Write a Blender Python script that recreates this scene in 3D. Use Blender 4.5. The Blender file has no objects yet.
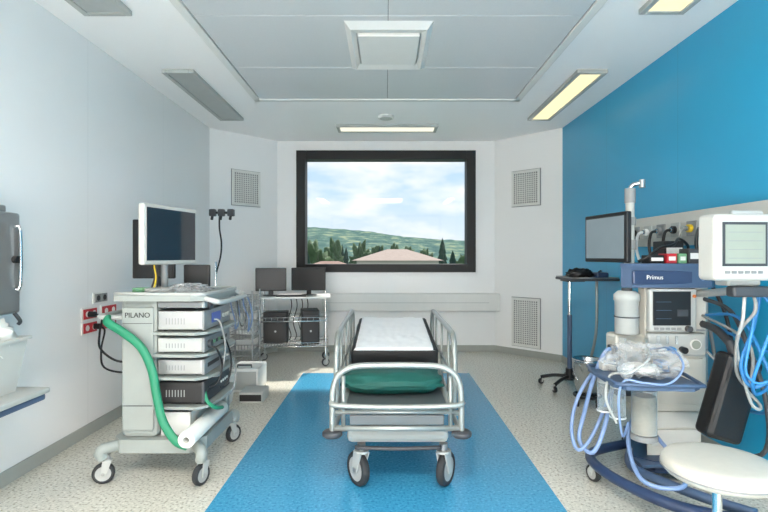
import bpy, bmesh, math, random
from mathutils import Vector, Matrix, noise
random.seed(7)
scene = bpy.context.scene
COL = scene.collection

# ------------------------------------------------------------------ materials
def lin(c):
    c = c/255.0
    return c/12.92 if c <= 0.04045 else ((c+0.055)/1.055)**2.4
def rgb(t): return (lin(t[0]), lin(t[1]), lin(t[2]), 1.0)
MATS = {}
def mat(name, col, rough=0.5, metal=0.0, var=0.06, nscale=12.0, emis=None, estr=0.0, trans=0.0, coat=0.0, bump=0.0):
    if name in MATS: return MATS[name]
    m = bpy.data.materials.new(name); m.use_nodes = True
    nt = m.node_tree; b = nt.nodes['Principled BSDF']
    tc = nt.nodes.new('ShaderNodeTexCoord')
    nz = nt.nodes.new('ShaderNodeTexNoise'); nz.inputs['Scale'].default_value = nscale
    nz.inputs['Detail'].default_value = 3
    nt.links.new(tc.outputs['Object'], nz.inputs['Vector'])
    mx = nt.nodes.new('ShaderNodeMix'); mx.data_type = 'RGBA'
    c = rgb(col)
    mx.inputs[6].default_value = tuple(x*(1-var) for x in c[:3])+(1,)
    mx.inputs[7].default_value = tuple(min(1, x*(1+var)) for x in c[:3])+(1,)
    nt.links.new(nz.outputs['Fac'], mx.inputs[0])
    nt.links.new(mx.outputs[2], b.inputs['Base Color'])
    b.inputs['Roughness'].default_value = rough
    b.inputs['Metallic'].default_value = metal
    if coat: b.inputs['Coat Weight'].default_value = coat
    if trans:
        b.inputs['Transmission Weight'].default_value = trans
    if emis:
        b.inputs['Emission Color'].default_value = rgb(emis)
        b.inputs['Emission Strength'].default_value = estr
    if bump:
        bp = nt.nodes.new('ShaderNodeBump'); bp.inputs['Strength'].default_value = bump
        bp.inputs['Distance'].default_value = 0.01
        nt.links.new(nz.outputs['Fac'], bp.inputs['Height'])
        nt.links.new(bp.outputs['Normal'], b.inputs['Normal'])
    MATS[name] = m
    return m

def seam_mat(name, col, rough, axis, seams, dark=0.6, w=0.004):
    m = mat(name, col, rough, var=0.03, nscale=1.3)
    nt = m.node_tree; b = nt.nodes['Principled BSDF']
    g = nt.nodes.new('ShaderNodeNewGeometry'); sp = nt.nodes.new('ShaderNodeSeparateXYZ')
    nt.links.new(g.outputs['Position'], sp.inputs[0])
    last = None
    for s in seams:
        cm = nt.nodes.new('ShaderNodeMath'); cm.operation = 'COMPARE'
        cm.inputs[1].default_value = s; cm.inputs[2].default_value = w
        nt.links.new(sp.outputs[axis], cm.inputs[0])
        if last is None: last = cm
        else:
            a = nt.nodes.new('ShaderNodeMath'); a.operation = 'MAXIMUM'
            nt.links.new(last.outputs[0], a.inputs[0]); nt.links.new(cm.outputs[0], a.inputs[1]); last = a
    src = b.inputs['Base Color'].links[0].from_socket
    mx = nt.nodes.new('ShaderNodeMix'); mx.data_type = 'RGBA'
    c = rgb(col); mx.inputs[7].default_value = tuple(x*dark for x in c[:3])+(1,)
    nt.links.new(last.outputs[0], mx.inputs[0]); nt.links.new(src, mx.inputs[6])
    nt.links.new(mx.outputs[2], b.inputs['Base Color'])
    return m

def speckle(name, base, dark, light, rough, scale=62):
    m = bpy.data.materials.new(name); m.use_nodes = True
    nt = m.node_tree; b = nt.nodes['Principled BSDF']
    g = nt.nodes.new('ShaderNodeNewGeometry')
    v = nt.nodes.new('ShaderNodeTexNoise'); v.inputs['Scale'].default_value = scale; v.inputs['Detail'].default_value = 2
    nt.links.new(g.outputs['Position'], v.inputs['Vector'])
    r = nt.nodes.new('ShaderNodeValToRGB')
    r.color_ramp.elements[0].position = 0.36; r.color_ramp.elements[0].color = rgb(dark)
    r.color_ramp.elements[1].position = 0.66; r.color_ramp.elements[1].color = rgb(light)
    e = r.color_ramp.elements.new(0.45); e.color = rgb(base)
    e = r.color_ramp.elements.new(0.57); e.color = rgb(base)
    nt.links.new(v.outputs['Fac'], r.inputs[0]); nt.links.new(r.outputs[0], b.inputs['Base Color'])
    b.inputs['Roughness'].default_value = rough
    MATS[name] = m
    return m

def clear_mat(name, col, alpha=0.25, rough=0.1):
    m = bpy.data.materials.new(name); m.use_nodes = True
    nt = m.node_tree; b = nt.nodes['Principled BSDF']; out = nt.nodes['Material Output']
    b.inputs['Base Color'].default_value = rgb(col); b.inputs['Roughness'].default_value = rough
    t = nt.nodes.new('ShaderNodeBsdfTransparent'); mx = nt.nodes.new('ShaderNodeMixShader')
    lw = nt.nodes.new('ShaderNodeLayerWeight'); lw.inputs[0].default_value = 0.35
    mr = nt.nodes.new('ShaderNodeMapRange'); mr.inputs[3].default_value = alpha; mr.inputs[4].default_value = min(1, alpha+0.45)
    nt.links.new(lw.outputs['Facing'], mr.inputs[0]); nt.links.new(mr.outputs[0], mx.inputs[0])
    nt.links.new(t.outputs[0], mx.inputs[1]); nt.links.new(b.outputs[0], mx.inputs[2])
    nt.links.new(mx.outputs[0], out.inputs[0]); MATS[name] = m
    return m

M_wallL = seam_mat('wall_white_seams', (236,236,235), 0.25, 1, [1.2, 2.45, 3.7, 4.95], 0.85, 0.002)
M_wall = mat('wall_white', (237,237,236), 0.35, var=0.02, nscale=2)
M_blue = seam_mat('wall_blue', (40,158,202), 0.3, 1, [1.3, 2.55, 3.78, 5.0], 0.8, 0.003)
M_ceil = mat('ceiling_white', (246,246,245), 0.5, var=0.015, nscale=2)
M_cpan = mat('ceiling_metal', (206,209,210), 0.4, metal=0.1, var=0.03, nscale=60)
M_gap = mat('gap_dark', (120,122,124), 0.7)
M_floor = speckle('floor_speckled', (208,205,193), (166,164,152), (226,222,211), 0.2)
M_fblue = speckle('floor_blue', (62,148,188), (50,128,168), (82,164,202), 0.2)
M_base = mat('baseboard_grey', (158,161,155), 0.4)
M_black = mat('black_plastic', (20,20,22), 0.45, var=0.2)
M_frame = mat('window_black', (10,9,10), 0.55, var=0.2)
M_dgrey = mat('dark_grey_plastic', (60,62,66), 0.5)
M_grey = mat('grey_plastic', (134,136,136), 0.45)
M_lgrey = mat('light_grey_plastic', (172,175,172), 0.42)
M_cart = mat('cart_grey', (146,152,148), 0.4)
M_white = mat('white_plastic', (222,222,218), 0.4, var=0.03)
M_offwhite = mat('monitor_casing_white', (190,190,184), 0.45, var=0.03)
M_silver = mat('silver_metal', (160,162,162), 0.35, metal=0.7)
M_steel = mat('steel', (196,198,200), 0.22, metal=1.0)
M_chrome = mat('chrome', (225,225,225), 0.12, metal=1.0)
M_tube = mat('bed_tube', (152,156,152), 0.3, metal=0.45)
M_bedw = mat('bed_enamel', (162,166,162), 0.35)
M_bdeck = mat('bed_deck', (86,92,94), 0.4)
M_rub = mat('rubber_grey', (40,42,44), 0.7)
M_hub = mat('wheel_hub', (160,162,160), 0.5)
M_matt = mat('mattress_black', (10,10,12), 0.6, var=0.2)
M_sheet = mat('sheet_white', (248,248,249), 0.8, bump=0.4, nscale=9, var=.02)
M_green = mat('green_cloth', (12,84,76), 0.65, var=0.3, nscale=10, bump=0.5)
M_gtube = mat('green_hose', (34,128,94), 0.5)
M_red = mat('red_plastic', (180,36,46), 0.4)
M_yel = mat('yellow_plastic', (215,182,40), 0.5)
M_paleg = mat('pale_green', (110,160,120), 0.5)
M_slate = mat('slate_blue', (68,88,116), 0.4)
M_navy = mat('navy_blue', (42,60,92), 0.35)
M_body = mat('machine_cream', (192,190,180), 0.4, var=0.03)
M_bhose = mat('blue_hose', (46,126,188), 0.4)
M_lbhose = mat('light_blue_hose', (126,150,190), 0.4)
M_gcable = mat('grey_cable', (140,142,140), 0.5)
M_beige = mat('absorber_granules', (150,144,128), 0.9, var=0.3, nscale=90)
M_screenoff = mat('screen_off', (10,11,13), 0.38)
M_scrglow = mat('screen_pale', (104,116,122), 0.3, emis=(150,165,172), estr=0.10)
M_scrrefl = mat('screen_glossy', (50,56,64), 0.06, metal=0.35, var=0.02, coat=.6)
M_lcd = mat('screen_grey_green', (146,152,140), 0.35)
M_blueled = mat('display_blue', (30,60,120), 0.3, emis=(60,110,220), estr=0.12)
M_orange = mat('orange_plastic', (195,105,50), 0.5)
M_bag = clear_mat('clear_plastic', (215,218,220), 0.13, 0.15)
M_clear = clear_mat('clear_cylinder', (215,225,230), 0.15, 0.05)
M_paper = mat('paper_white', (226,226,220), 0.8)
M_vdark = mat('vent_dark', (112,114,114), 0.8)
M_roof = mat('roof_tiles', (140,112,100), 0.9, var=0.15, nscale=3)
M_roof2 = mat('roof_tiles_pale', (160,142,132), 0.9, var=0.15, nscale=3)
M_hwall = mat('house_wall', (200,194,182), 0.9)
M_leaf = mat('foliage', (72,94,62), 0.95, var=0.5, nscale=1.2)
M_leaf2 = mat('foliage_dark', (42,66,54), 0.95, var=0.4, nscale=1.5)
M_bark = mat('bark', (80,66,52), 0.9)

def hill_mat():
    m = bpy.data.materials.new('hillside'); m.use_nodes = True  # bluish distance haze is mixed into these greens
    nt = m.node_tree; b = nt.nodes['Principled BSDF']
    g = nt.nodes.new('ShaderNodeNewGeometry')
    mp = nt.nodes.new('ShaderNodeMapping'); mp.inputs['Scale'].default_value = (0.10, 0.035, 0.35)
    n = nt.nodes.new('ShaderNodeTexNoise'); n.inputs['Scale'].default_value = 1.0; n.inputs['Detail'].default_value = 10
    n.inputs['Roughness'].default_value = 0.65
    r = nt.nodes.new('ShaderNodeValToRGB')
    r.color_ramp.elements[0].position = 0.40; r.color_ramp.elements[0].color = rgb((72,96,94))
    r.color_ramp.elements[1].position = 0.66; r.color_ramp.elements[1].color = rgb((142,150,124))
    e = r.color_ramp.elements.new(0.53); e.color = rgb((92,116,106))
    nt.links.new(g.outputs['Position'], mp.inputs[0]); nt.links.new(mp.outputs[0], n.inputs['Vector'])
    nt.links.new(n.outputs['Fac'], r.inputs[0]); nt.links.new(r.outputs[0], b.inputs['Base Color'])
    b.inputs['Roughness'].default_value = 1.0
    b.inputs['Specular IOR Level'].default_value = 0.0
    return m
M_hill = hill_mat()

def glass_mat():
    m = bpy.data.materials.new('window_glass'); m.use_nodes = True
    nt = m.node_tree; out = nt.nodes['Material Output']; nt.nodes.remove(nt.nodes['Principled BSDF'])
    t = nt.nodes.new('ShaderNodeBsdfTransparent'); g = nt.nodes.new('ShaderNodeBsdfGlossy')
    g.inputs['Roughness'].default_value = 0.02
    mx = nt.nodes.new('ShaderNodeMixShader'); mx.inputs[0].default_value = 0.012
    nt.links.new(t.outputs[0], mx.inputs[1]); nt.links.new(g.outputs[0], mx.inputs[2])
    nt.links.new(mx.outputs[0], out.inputs[0]); return m
M_glass = glass_mat()
def lamp_mat(name, col, s):
    return mat(name, (150,148,135), 0.5, emis=col, estr=s)
M_lampw = lamp_mat('lamp_warm', (255,234,176), 0.54)
M_lampn = lamp_mat('lamp_neutral', (255,246,220), 0.5)
M_lampb = lamp_mat('lamp_bright', (255,248,240), 19.0)
M_lampfill = lamp_mat('fill_panel_glow', (255,249,243), 17.0)  # glow of the added rear fill panels
M_lampo = mat('lamp_off', (172,176,174), 0.5)

# ------------------------------------------------------------------ mesh builder
ORG = {}
def R3(rot):
    return Matrix.Rotation(rot[2],3,'Z') @ Matrix.Rotation(rot[1],3,'Y') @ Matrix.Rotation(rot[0],3,'X')
def catmull(pts, sub, closed=False):
    P = [Vector(p) for p in pts]
    if sub <= 1: return P
    out = []; n = len(P); rng = n if closed else n-1
    for i in range(rng):
        if closed: p0,p1,p2,p3 = P[(i-1)%n],P[i],P[(i+1)%n],P[(i+2)%n]
        else: p0,p1,p2,p3 = P[max(i-1,0)],P[i],P[i+1],P[min(i+2,n-1)]
        for k in range(sub):
            t = k/sub
            out.append(0.5*((2*p1)+(p2-p0)*t+(2*p0-5*p1+4*p2-p3)*t*t+(3*p1-p0-3*p2+p3)*t**3))
    if not closed: out.append(P[-1])
    return out
class MB:
    def __init__(s): s.v=[]; s.f=[]; s.mi=[]; s.sm=[]; s.mats=[]
    def _m(s, m):
        if m not in s.mats: s.mats.append(m)
        return s.mats.index(m)
    def add(s, vs, fs, m, smooth=False):
        o = len(s.v); s.v += [Vector(v) for v in vs]; k = s._m(m)
        for f in fs: s.f.append([o+i for i in f]); s.mi.append(k); s.sm.append(smooth)
        return s
    def box(s, c, d, m, bev=0.0, rot=(0,0,0), seg=2):
        bm = bmesh.new(); bmesh.ops.create_cube(bm, size=1)
        for v in bm.verts: v.co = Vector((v.co.x*d[0], v.co.y*d[1], v.co.z*d[2]))
        if bev > 0:
            bev = min(bev, min(d)*0.49)
            bmesh.ops.bevel(bm, geom=bm.edges[:], offset=bev, segments=seg, profile=0.5, affect='EDGES')
        R = R3(rot); bm.verts.index_update()
        s.add([R@v.co+Vector(c) for v in bm.verts], [[v.index for v in f.verts] for f in bm.faces], m, False)
        bm.free(); return s
    def bx(s, a, b, m, bev=0.0):
        return s.box([(a[i]+b[i])/2 for i in range(3)], [abs(b[i]-a[i]) for i in range(3)], m, bev)
    def cyl(s, p1, p2, r, m, r2=None, n=20, cap=True):
        p1=Vector(p1); p2=Vector(p2); r2 = r if r2 is None else r2
        z=(p2-p1).normalized(); x=z.orthogonal().normalized(); y=z.cross(x)
        ring=lambda p,rr:[p+(x*math.cos(2*math.pi*i/n)+y*math.sin(2*math.pi*i/n))*rr for i in range(n)]
        s.add(ring(p1,r)+ring(p2,r2), [[i,(i+1)%n,n+(i+1)%n,n+i] for i in range(n)], m, True)
        if cap:
            s.add(ring(p1,r), [list(range(n))[::-1]], m); s.add(ring(p2,r2), [list(range(n))], m)
        return s
    def lathe(s, prof, c, m, n=32, axis=(0,0,1), smooth=True):
        z=Vector(axis).normalized(); x=z.orthogonal().normalized(); y=z.cross(x); c=Vector(c)
        vs=[]; fs=[]
        for r,h in prof:
            for i in range(n):
                a=2*math.pi*i/n; vs.append(c+z*h+(x*math.cos(a)+y*math.sin(a))*max(r,1e-4))
        for j in range(len(prof)-1):
            for i in range(n): fs.append([j*n+i, j*n+(i+1)%n, (j+1)*n+(i+1)%n, (j+1)*n+i])
        return s.add(vs, fs, m, smooth)
    def tube(s, pts, r, m, n=8, sub=6, closed=False, flat=1.0):
        P=catmull(pts, sub, closed); L=len(P)
        vs=[]; fs=[]; prev=None
        for i,p in enumerate(P):
            if closed: t=(P[(i+1)%L]-P[i-1]).normalized()
            else: t=(P[min(i+1,L-1)]-P[max(i-1,0)]).normalized()
            if prev is None:
                x = t.orthogonal().normalized()
            else:
                x=(prev-t*prev.dot(t))
                x = x.normalized() if x.length>1e-6 else t.orthogonal().normalized()
            prev=x; y=t.cross(x)
            for k in range(n):
                a=2*math.pi*k/n; vs.append(p+(x*math.cos(a)+y*math.sin(a)*flat)*r)
        rng = L if closed else L-1
        for i in range(rng):
            for k in range(n):
                j=(i+1)%L; fs.append([i*n+k, i*n+(k+1)%n, j*n+(k+1)%n, j*n+k])
        if not closed: fs.append(list(range(n))[::-1]); fs.append([(L-1)*n+k for k in range(n)])
        return s.add(vs, fs, m, True)
    def torus(s, c, R, r, m, axis=(0,0,1), n=28, k=8):
        z=Vector(axis).normalized(); x=z.orthogonal().normalized(); y=z.cross(x); c=Vector(c)
        return s.tube([c+(x*math.cos(2*math.pi*i/n)+y*math.sin(2*math.pi*i/n))*R for i in range(n)], r, m, n=k, sub=1, closed=True)
    def blob(s, c, d, m, jit=0.0, freq=3.0, e=2.0, nu=28, nv=16, seed=0, ridged=False, smooth=True):
        vs=[]; fs=[]; c=Vector(c)
        sp=lambda v,p: math.copysign(abs(v)**p, v)
        for j in range(nv+1):
            ph=-math.pi/2+math.pi*j/nv
            for i in range(nu):
                th=2*math.pi*i/nu; q=2.0/e
                p=Vector((sp(math.cos(ph),q)*sp(math.cos(th),q), sp(math.cos(ph),q)*sp(math.sin(th),q), sp(math.sin(ph),1)))
                k=noise.noise(p*freq+Vector((seed,seed*1.7,0)))
                if ridged: k=.5-2*abs(k)+.5*noise.noise(p*freq*2.3+Vector((seed,0,seed)))
                k=1+jit*k
                vs.append(c+Vector((p.x*d[0]/2*k,p.y*d[1]/2*k,p.z*d[2]/2*k)))
        for j in range(nv):
            for i in range(nu): fs.append([j*nu+i, j*nu+(i+1)%nu, (j+1)*nu+(i+1)%nu, (j+1)*nu+i])
        return s.add(vs, fs, m, smooth)
    def prism(s, prof, a, b, m, ax):
        def mk(p,t):
            return {'X':(t,p[0],p[1]),'Y':(p[0],t,p[1]),'Z':(p[0],p[1],t)}[ax]
        n=len(prof)
        s.add([mk(p,a) for p in prof]+[mk(p,b) for p in prof],
              [list(range(n))[::-1], [n+i for i in range(n)]]+[[i,(i+1)%n,n+(i+1)%n,n+i] for i in range(n)], m)
        return s
    def fin(s, name, parent=None, label=None, cat=None, kind=None, group=None, base=False, rz=0):
        me=bpy.data.meshes.new(name)
        lo=[min(v[i] for v in s.v) for i in range(3)]; hi=[max(v[i] for v in s.v) for i in range(3)]
        c=Vector([(lo[i]+hi[i])/2 for i in range(3)])
        if base or parent is None: c.z=lo[2]
        if kind=='structure': c=Vector((0,0,0))
        me.from_pydata([tuple(v-c) for v in s.v], [], s.f)
        for m in s.mats: me.materials.append(m)
        for i,p in enumerate(me.polygons): p.material_index=s.mi[i]; p.use_smooth=s.sm[i]
        me.update()
        bm=bmesh.new(); bm.from_mesh(me); bmesh.ops.recalc_face_normals(bm, faces=bm.faces[:]); bm.to_mesh(me); bm.free()
        ob=bpy.data.objects.new(name, me); COL.objects.link(ob)
        ORG[ob]=c
        if parent is not None:
            ob.parent=parent; ob.location=c-ORG[parent]
        else: ob.location=c
        if label: ob['label']=label
        if cat: ob['category']=cat
        if kind: ob['kind']=kind
        if group: ob['group']=group
        return ob
def thing(name, label, cat, o, rz=0, local=False, group=None):
    e=bpy.data.objects.new(name, None); COL.objects.link(e); e.empty_display_size=0.1
    e.location=o; e.rotation_euler=(0,0,rz); e['label']=label; e['category']=cat
    if group: e['group']=group
    ORG[e]=Vector((0,0,0)) if local else Vector(o)
    return e
def caster(parent, x, y, r, z0=0, w=0.03, topz=None, ang=0.0, mw=None, mh=None):
    mw=mw or M_rub; mh=mh or M_hub
    topz=topz or 2*r+0.05
    d=Vector((math.cos(ang),math.sin(ang),0)); a=Vector((-d.y,d.x,0))
    c=Vector((x,y,z0+r)); sw=c-d*r*0.35
    b=MB()
    b.cyl((sw.x,sw.y,z0+2*r+0.012),(sw.x,sw.y,topz),r*0.25,M_silver,n=12)
    b.cyl((sw.x,sw.y,z0+2*r+0.006),(sw.x,sw.y,z0+2*r+0.02),r*0.42,M_lgrey,n=16)
    for s_ in (-1,1):
        p=a*s_*(w/2+0.005)
        q=[c+p+Vector((0,0,-r*0.2))+d*r*0.22, c+p+Vector((0,0,-r*0.2))-d*r*0.22, sw+p+Vector((0,0,r+0.012))-d*r*0.4, sw+p+Vector((0,0,r+0.012))+d*r*0.4]
        t=a*0.004
        b.add([v-t for v in q]+[v+t for v in q], [[0,1,2,3],[7,6,5,4],[0,4,5,1],[1,5,6,2],[2,6,7,3],[3,7,4,0]], M_lgrey)
    f=b.fin('caster', parent)
    b=MB(); h=w/2
    b.lathe([(r*0.35,-h*0.8),(r*0.72,-h*0.9),(r*0.78,-h),(r*0.92,-h),(r,-h*0.5),(r,h*0.5),(r*0.92,h),(r*0.78,h),(r*0.72,h*0.9),(r*0.35,h*0.8)], c, mw, n=28, axis=a)
    b.lathe([(0.0,-h*0.75),(r*0.70,-h*0.93)], c, mh, n=24, axis=a)
    b.lathe([(r*0.70,h*0.93),(0.0,h*0.75)], c, mh, n=24, axis=a)
    b.cyl(c-a*(h+0.009), c+a*(h+0.009), r*0.16, M_silver, n=10)
    b.fin('wheel', f)
    return f
def text(body, size, loc, rot, m, parent, name='lettering', ext=0.0008):
    cu=bpy.data.curves.new(name,'FONT'); cu.body=body; cu.size=size; cu.extrude=ext; cu.align_x='CENTER'; cu.align_y='CENTER'
    tmp=bpy.data.objects.new(name,cu); COL.objects.link(tmp)
    bpy.context.view_layer.update()
    me=bpy.data.meshes.new_from_object(tmp.evaluated_get(bpy.context.evaluated_depsgraph_get()))
    bpy.data.objects.remove(tmp); bpy.data.curves.remove(cu)
    me.materials.clear(); me.materials.append(m)
    ob=bpy.data.objects.new(name,me); COL.objects.link(ob)
    ob.parent=parent; ob.location=Vector(loc)-ORG[parent]; ob.rotation_euler=rot
    return ob

# ------------------------------------------------------------------ room shell
XW=2.26; YB=6.96; YC=6.25; XC=1.55; H=3.0; Y0=-1.8
b=MB()
fx0,fx1,fy0,fy1=-0.965,0.965,0.6,5.67
def quad(b,x0,x1,y0,y1,m,z=0): b.add([(x0,y0,z),(x1,y0,z),(x1,y1,z),(x0,y1,z)],[[0,1,2,3]],m)
quad(b,-XW-.1,fx0,Y0-.1,YB+.1,M_floor); quad(b,fx1,XW+.1,Y0-.1,YB+.1,M_floor)
quad(b,fx0,fx1,Y0-.1,fy0,M_floor); quad(b,fx0,fx1,fy1,YB+.1,M_floor); quad(b,fx0,fx1,fy0,fy1,M_fblue)
b.add([(-XW-.1,Y0-.1,-.12),(XW+.1,Y0-.1,-.12),(XW+.1,YB+.1,-.12),(-XW-.1,YB+.1,-.12)],[[3,2,1,0]],M_base)
b.fin('floor',kind='structure')
MB().bx((-XW-.1,Y0-.1,H),(XW+.1,YB+.22,H+.15),M_ceil).fin('ceiling',kind='structure')
MB().bx((-XW-.12,Y0-.1,-.12),(-XW,YC,H),M_wallL).fin('wall_left',kind='structure')
MB().bx((XW,Y0-.1,-.12),(XW+.12,YC,H),M_blue).fin('wall_right',kind='structure')
b=MB()
b.bx((-XW-.12,Y0-.12,-.12),(-1.8,Y0,H),M_wall); b.bx((1.8,Y0-.12,-.12),(XW+.12,Y0,H),M_wall)
b.bx((-1.8,Y0-.12,-.12),(1.8,Y0,1.0),M_wall); b.bx((-1.8,Y0-.12,2.7),(1.8,Y0,H),M_wall)
b.fin('wall_front',kind='structure')
b=MB()
b.bx((-1.8,Y0-.1,1.0),(-1.74,Y0+.02,2.7),M_frame); b.bx((1.74,Y0-.1,1.0),(1.8,Y0+.02,2.7),M_frame)
b.bx((-1.74,Y0-.1,1.0),(1.74,Y0+.02,1.06),M_frame); b.bx((-1.74,Y0-.1,2.64),(1.74,Y0+.02,2.7),M_frame); b.bx((-.03,Y0-.1,1.06),(.03,Y0+.02,2.64),M_frame)
b.fin('added_fill_window',kind='structure')  # unseen rear window, added to let in fill light
def corner(sx):
    p=[(sx*XW,YC),(sx*XC,YB),(sx*(XC+.1),YB+.12),(sx*(XW+.12),YB+.12),(sx*(XW+.12),YC)]
    return MB().prism(p,-.12,H,M_wall,'Z')
corner(-1).fin('wall_northwest',kind='structure'); corner(1).fin('wall_northeast',kind='structure')
WX=1.2; WZ0,WZ1=1.19,2.80
b=MB()
b.bx((-XC-.1,YB,-.12),(-WX,YB+.22,H),M_wall); b.bx((WX,YB,-.12),(XC+.1,YB+.22,H),M_wall)
b.bx((-WX,YB,-.12),(WX,YB+.22,WZ0),M_wall); b.bx((-WX,YB,WZ1),(WX,YB+.22,H),M_wall)
b.fin('wall_back',kind='structure')
b=MB()
ox,oz0,oz1=1.272,1.13,2.857; ix,iz0,iz1=1.145,1.245,2.73; yf0,yf1=YB-.05,YB+.16
b.bx((-ox,yf0,oz0),(-ix,yf1,oz1),M_frame,.004); b.bx((ix,yf0,oz0),(ox,yf1,oz1),M_frame,.004)
b.bx((-ix,yf0,oz0),(ix,yf1,iz0),M_frame,.004); b.bx((-ix,yf0,iz1),(ix,yf1,oz1),M_frame,.004)
win=b.fin('window_1',kind='structure')
b=MB().bx((-ix,YB+.10,iz0),(ix,YB+.106,iz1),M_glass)
g=b.fin('window_pane',win,kind='structure'); g.location=(0,0,0)
bh,bt=.09,.012
MB().bx((-XW,Y0,0),(-XW+bt,YC,bh),M_base,.004).fin('baseboard_left',kind='structure')
MB().bx((XW-bt,Y0,0),(XW,YC,bh),M_base,.004).fin('baseboard_right',kind='structure')
MB().bx((-XC,YB-bt,0),(XC,YB,bh),M_base,.004).fin('baseboard_back',kind='structure')
for sx,nm in ((-1,'baseboard_northwest'),(1,'baseboard_northeast')):
    cx=sx*(XW+XC)/2; cy=(YC+YB)/2
    MB().box((cx-sx*.004,cy-.004,bh/2),(1.0,bt,bh),M_base,.004,rot=(0,0,-sx*math.pi/4)).fin(nm,kind='structure')
b=MB().bx((-.9,YB-.11,.585),(1.6,YB,.83),M_white,.006); b.bx((-.895,YB-.113,.70),(1.45,YB-.108,.706),M_lgrey)
b.fin('trim_1',kind='structure')
b=MB(); px0,px1,py0,py1=-1.30,1.33,1.2,5.03
b.bx((px0-.05,py0,H-.012),(px1+.05,py1+.05,H+.01),M_gap)
xs=[px0,.015,px1]; ys=[py0,2.35,3.29,4.19,py1]
for i in range(2):
    for j in range(4):
        b.bx((xs[i]+.002,ys[j]+.002,H-.02),(xs[i+1]-.002,ys[j+1]-.002,H-.004),M_cpan,.002)
b.bx((px0-.07,py0,H-.03),(px0-.006,py1+.07,H),M_white,.006); b.bx((px1+.006,py0,H-.03),(px1+.07,py1+.07,H),M_white,.006)
b.bx((px0-.07,py1+.006,H-.03),(px1+.07,py1+.07,H),M_white,.006)
b.fin('trim_2',kind='structure')
t=thing('ceiling_mounting_plate','white square mounting plate on a metal ceiling panel','ceiling plate',(.02,3.78,H-.02))
b=MB(); z=H-.02
def ringp(x0,x1,y0,y1,zz): return [(x0,y0,zz),(x1,y0,zz),(x1,y1,zz),(x0,y1,zz)]
A=ringp(-.29,.33,3.36,4.21,z); B_=ringp(-.25,.29,3.42,4.15,z-.035); C=ringp(-.215,.255,3.5,4.05,z-.02)
b.add(A+B_,[[i,(i+1)%4,4+(i+1)%4,4+i] for i in range(4)],M_white); b.add(B_+C,[[i,(i+1)%4,4+(i+1)%4,4+i] for i in range(4)],M_white)
b.fin('frame',t)
MB().bx((-.205,3.51,z-.04),(.245,4.04,z-.0),M_white,.008).fin('cover_plate',t)
def ceiling_lamp(x0,x1,y0,y1,m,label,grp='ceiling strip lights'):
    t=thing('ceiling_light',label,'light',((x0+x1)/2,(y0+y1)/2,H-.04),group=grp)
    b=MB(); f=.04; zt,zb=H,H-.035
    b.bx((x0,y0,zb),(x0+f,y1,zt),M_lgrey,.004); b.bx((x1-f,y0,zb),(x1,y1,zt),M_lgrey,.004)
    b.bx((x0+f,y0,zb),(x1-f,y0+f,zt),M_lgrey,.004); b.bx((x0+f,y1-f,zb),(x1-f,y1,zt),M_lgrey,.004)
    b.fin('housing',t)
    b=MB().bx((x0+f+.001,y0+f+.001,H-.026),(x1-f-.001,y1-f-.001,H-.002),m)
    b.fin('diffuser',t)
    return t
ceiling_lamp(-1.97,-1.69,4.28,5.8,M_lampo,'long ceiling strip light switched off, grey diffuser')
ceiling_lamp(-2.02,-1.7,1.75,3.27,M_lampo,'long ceiling strip light switched off, grey diffuser')
ceiling_lamp(1.68,1.95,4.28,5.8,M_lampw,'lit long ceiling strip light with warm yellow glow')
ceiling_lamp(1.68,1.98,1.75,3.25,M_lampw,'lit long ceiling strip light with warm yellow glow')
ceiling_lamp(-.62,.65,6.06,6.36,M_lampn,'lit white strip light across the ceiling by the window')
ceiling_lamp(-1.98,-1.68,-.85,.65,M_lampb,'bright lit ceiling strip light beside the wall')
ceiling_lamp(1.68,1.98,-.85,.65,M_lampb,'bright lit ceiling strip light beside the wall')
ceiling_lamp(-.5,.5,-.7,.5,M_lampb,'added bright square ceiling panel for fill light, out of view')  # out-of-view panel added to brighten the room
def fill_panel(x0,x1,z0,z1):  # glowing panels added behind the camera to lift ceiling and walls
    t=thing('rear_fill_panel','added glowing fill panel on the unseen rear wall','light',((x0+x1)/2,Y0,z0),group='added fill panels behind the camera')
    b=MB(); f=.03
    b.bx((x0,Y0,z0),(x1,Y0+.05,z0+f),M_lgrey,.004); b.bx((x0,Y0,z1-f),(x1,Y0+.05,z1),M_lgrey,.004)
    b.bx((x0,Y0,z0+f),(x0+f,Y0+.05,z1-f),M_lgrey,.004); b.bx((x1-f,Y0,z0+f),(x1,Y0+.05,z1-f),M_lgrey,.004)
    b.fin('housing',t)
    MB().bx((x0+f,Y0+.005,z0+f),(x1-f,Y0+.035,z1-f),M_lampfill).fin('diffuser',t)
for k in range(3): fill_panel(-1.75+k*1.2,-1.75+k*1.2+1.1,.3,.9)
b=MB().cyl((0,5.72,H-.03),(0,5.72,H),.09,M_white,n=28); b.cyl((0,5.72,H-.034),(0,5.72,H-.029),.07,M_lgrey,n=24)
b.fin('smoke_detector',label='small round white detector disc on the ceiling',cat='smoke detector')
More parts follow.
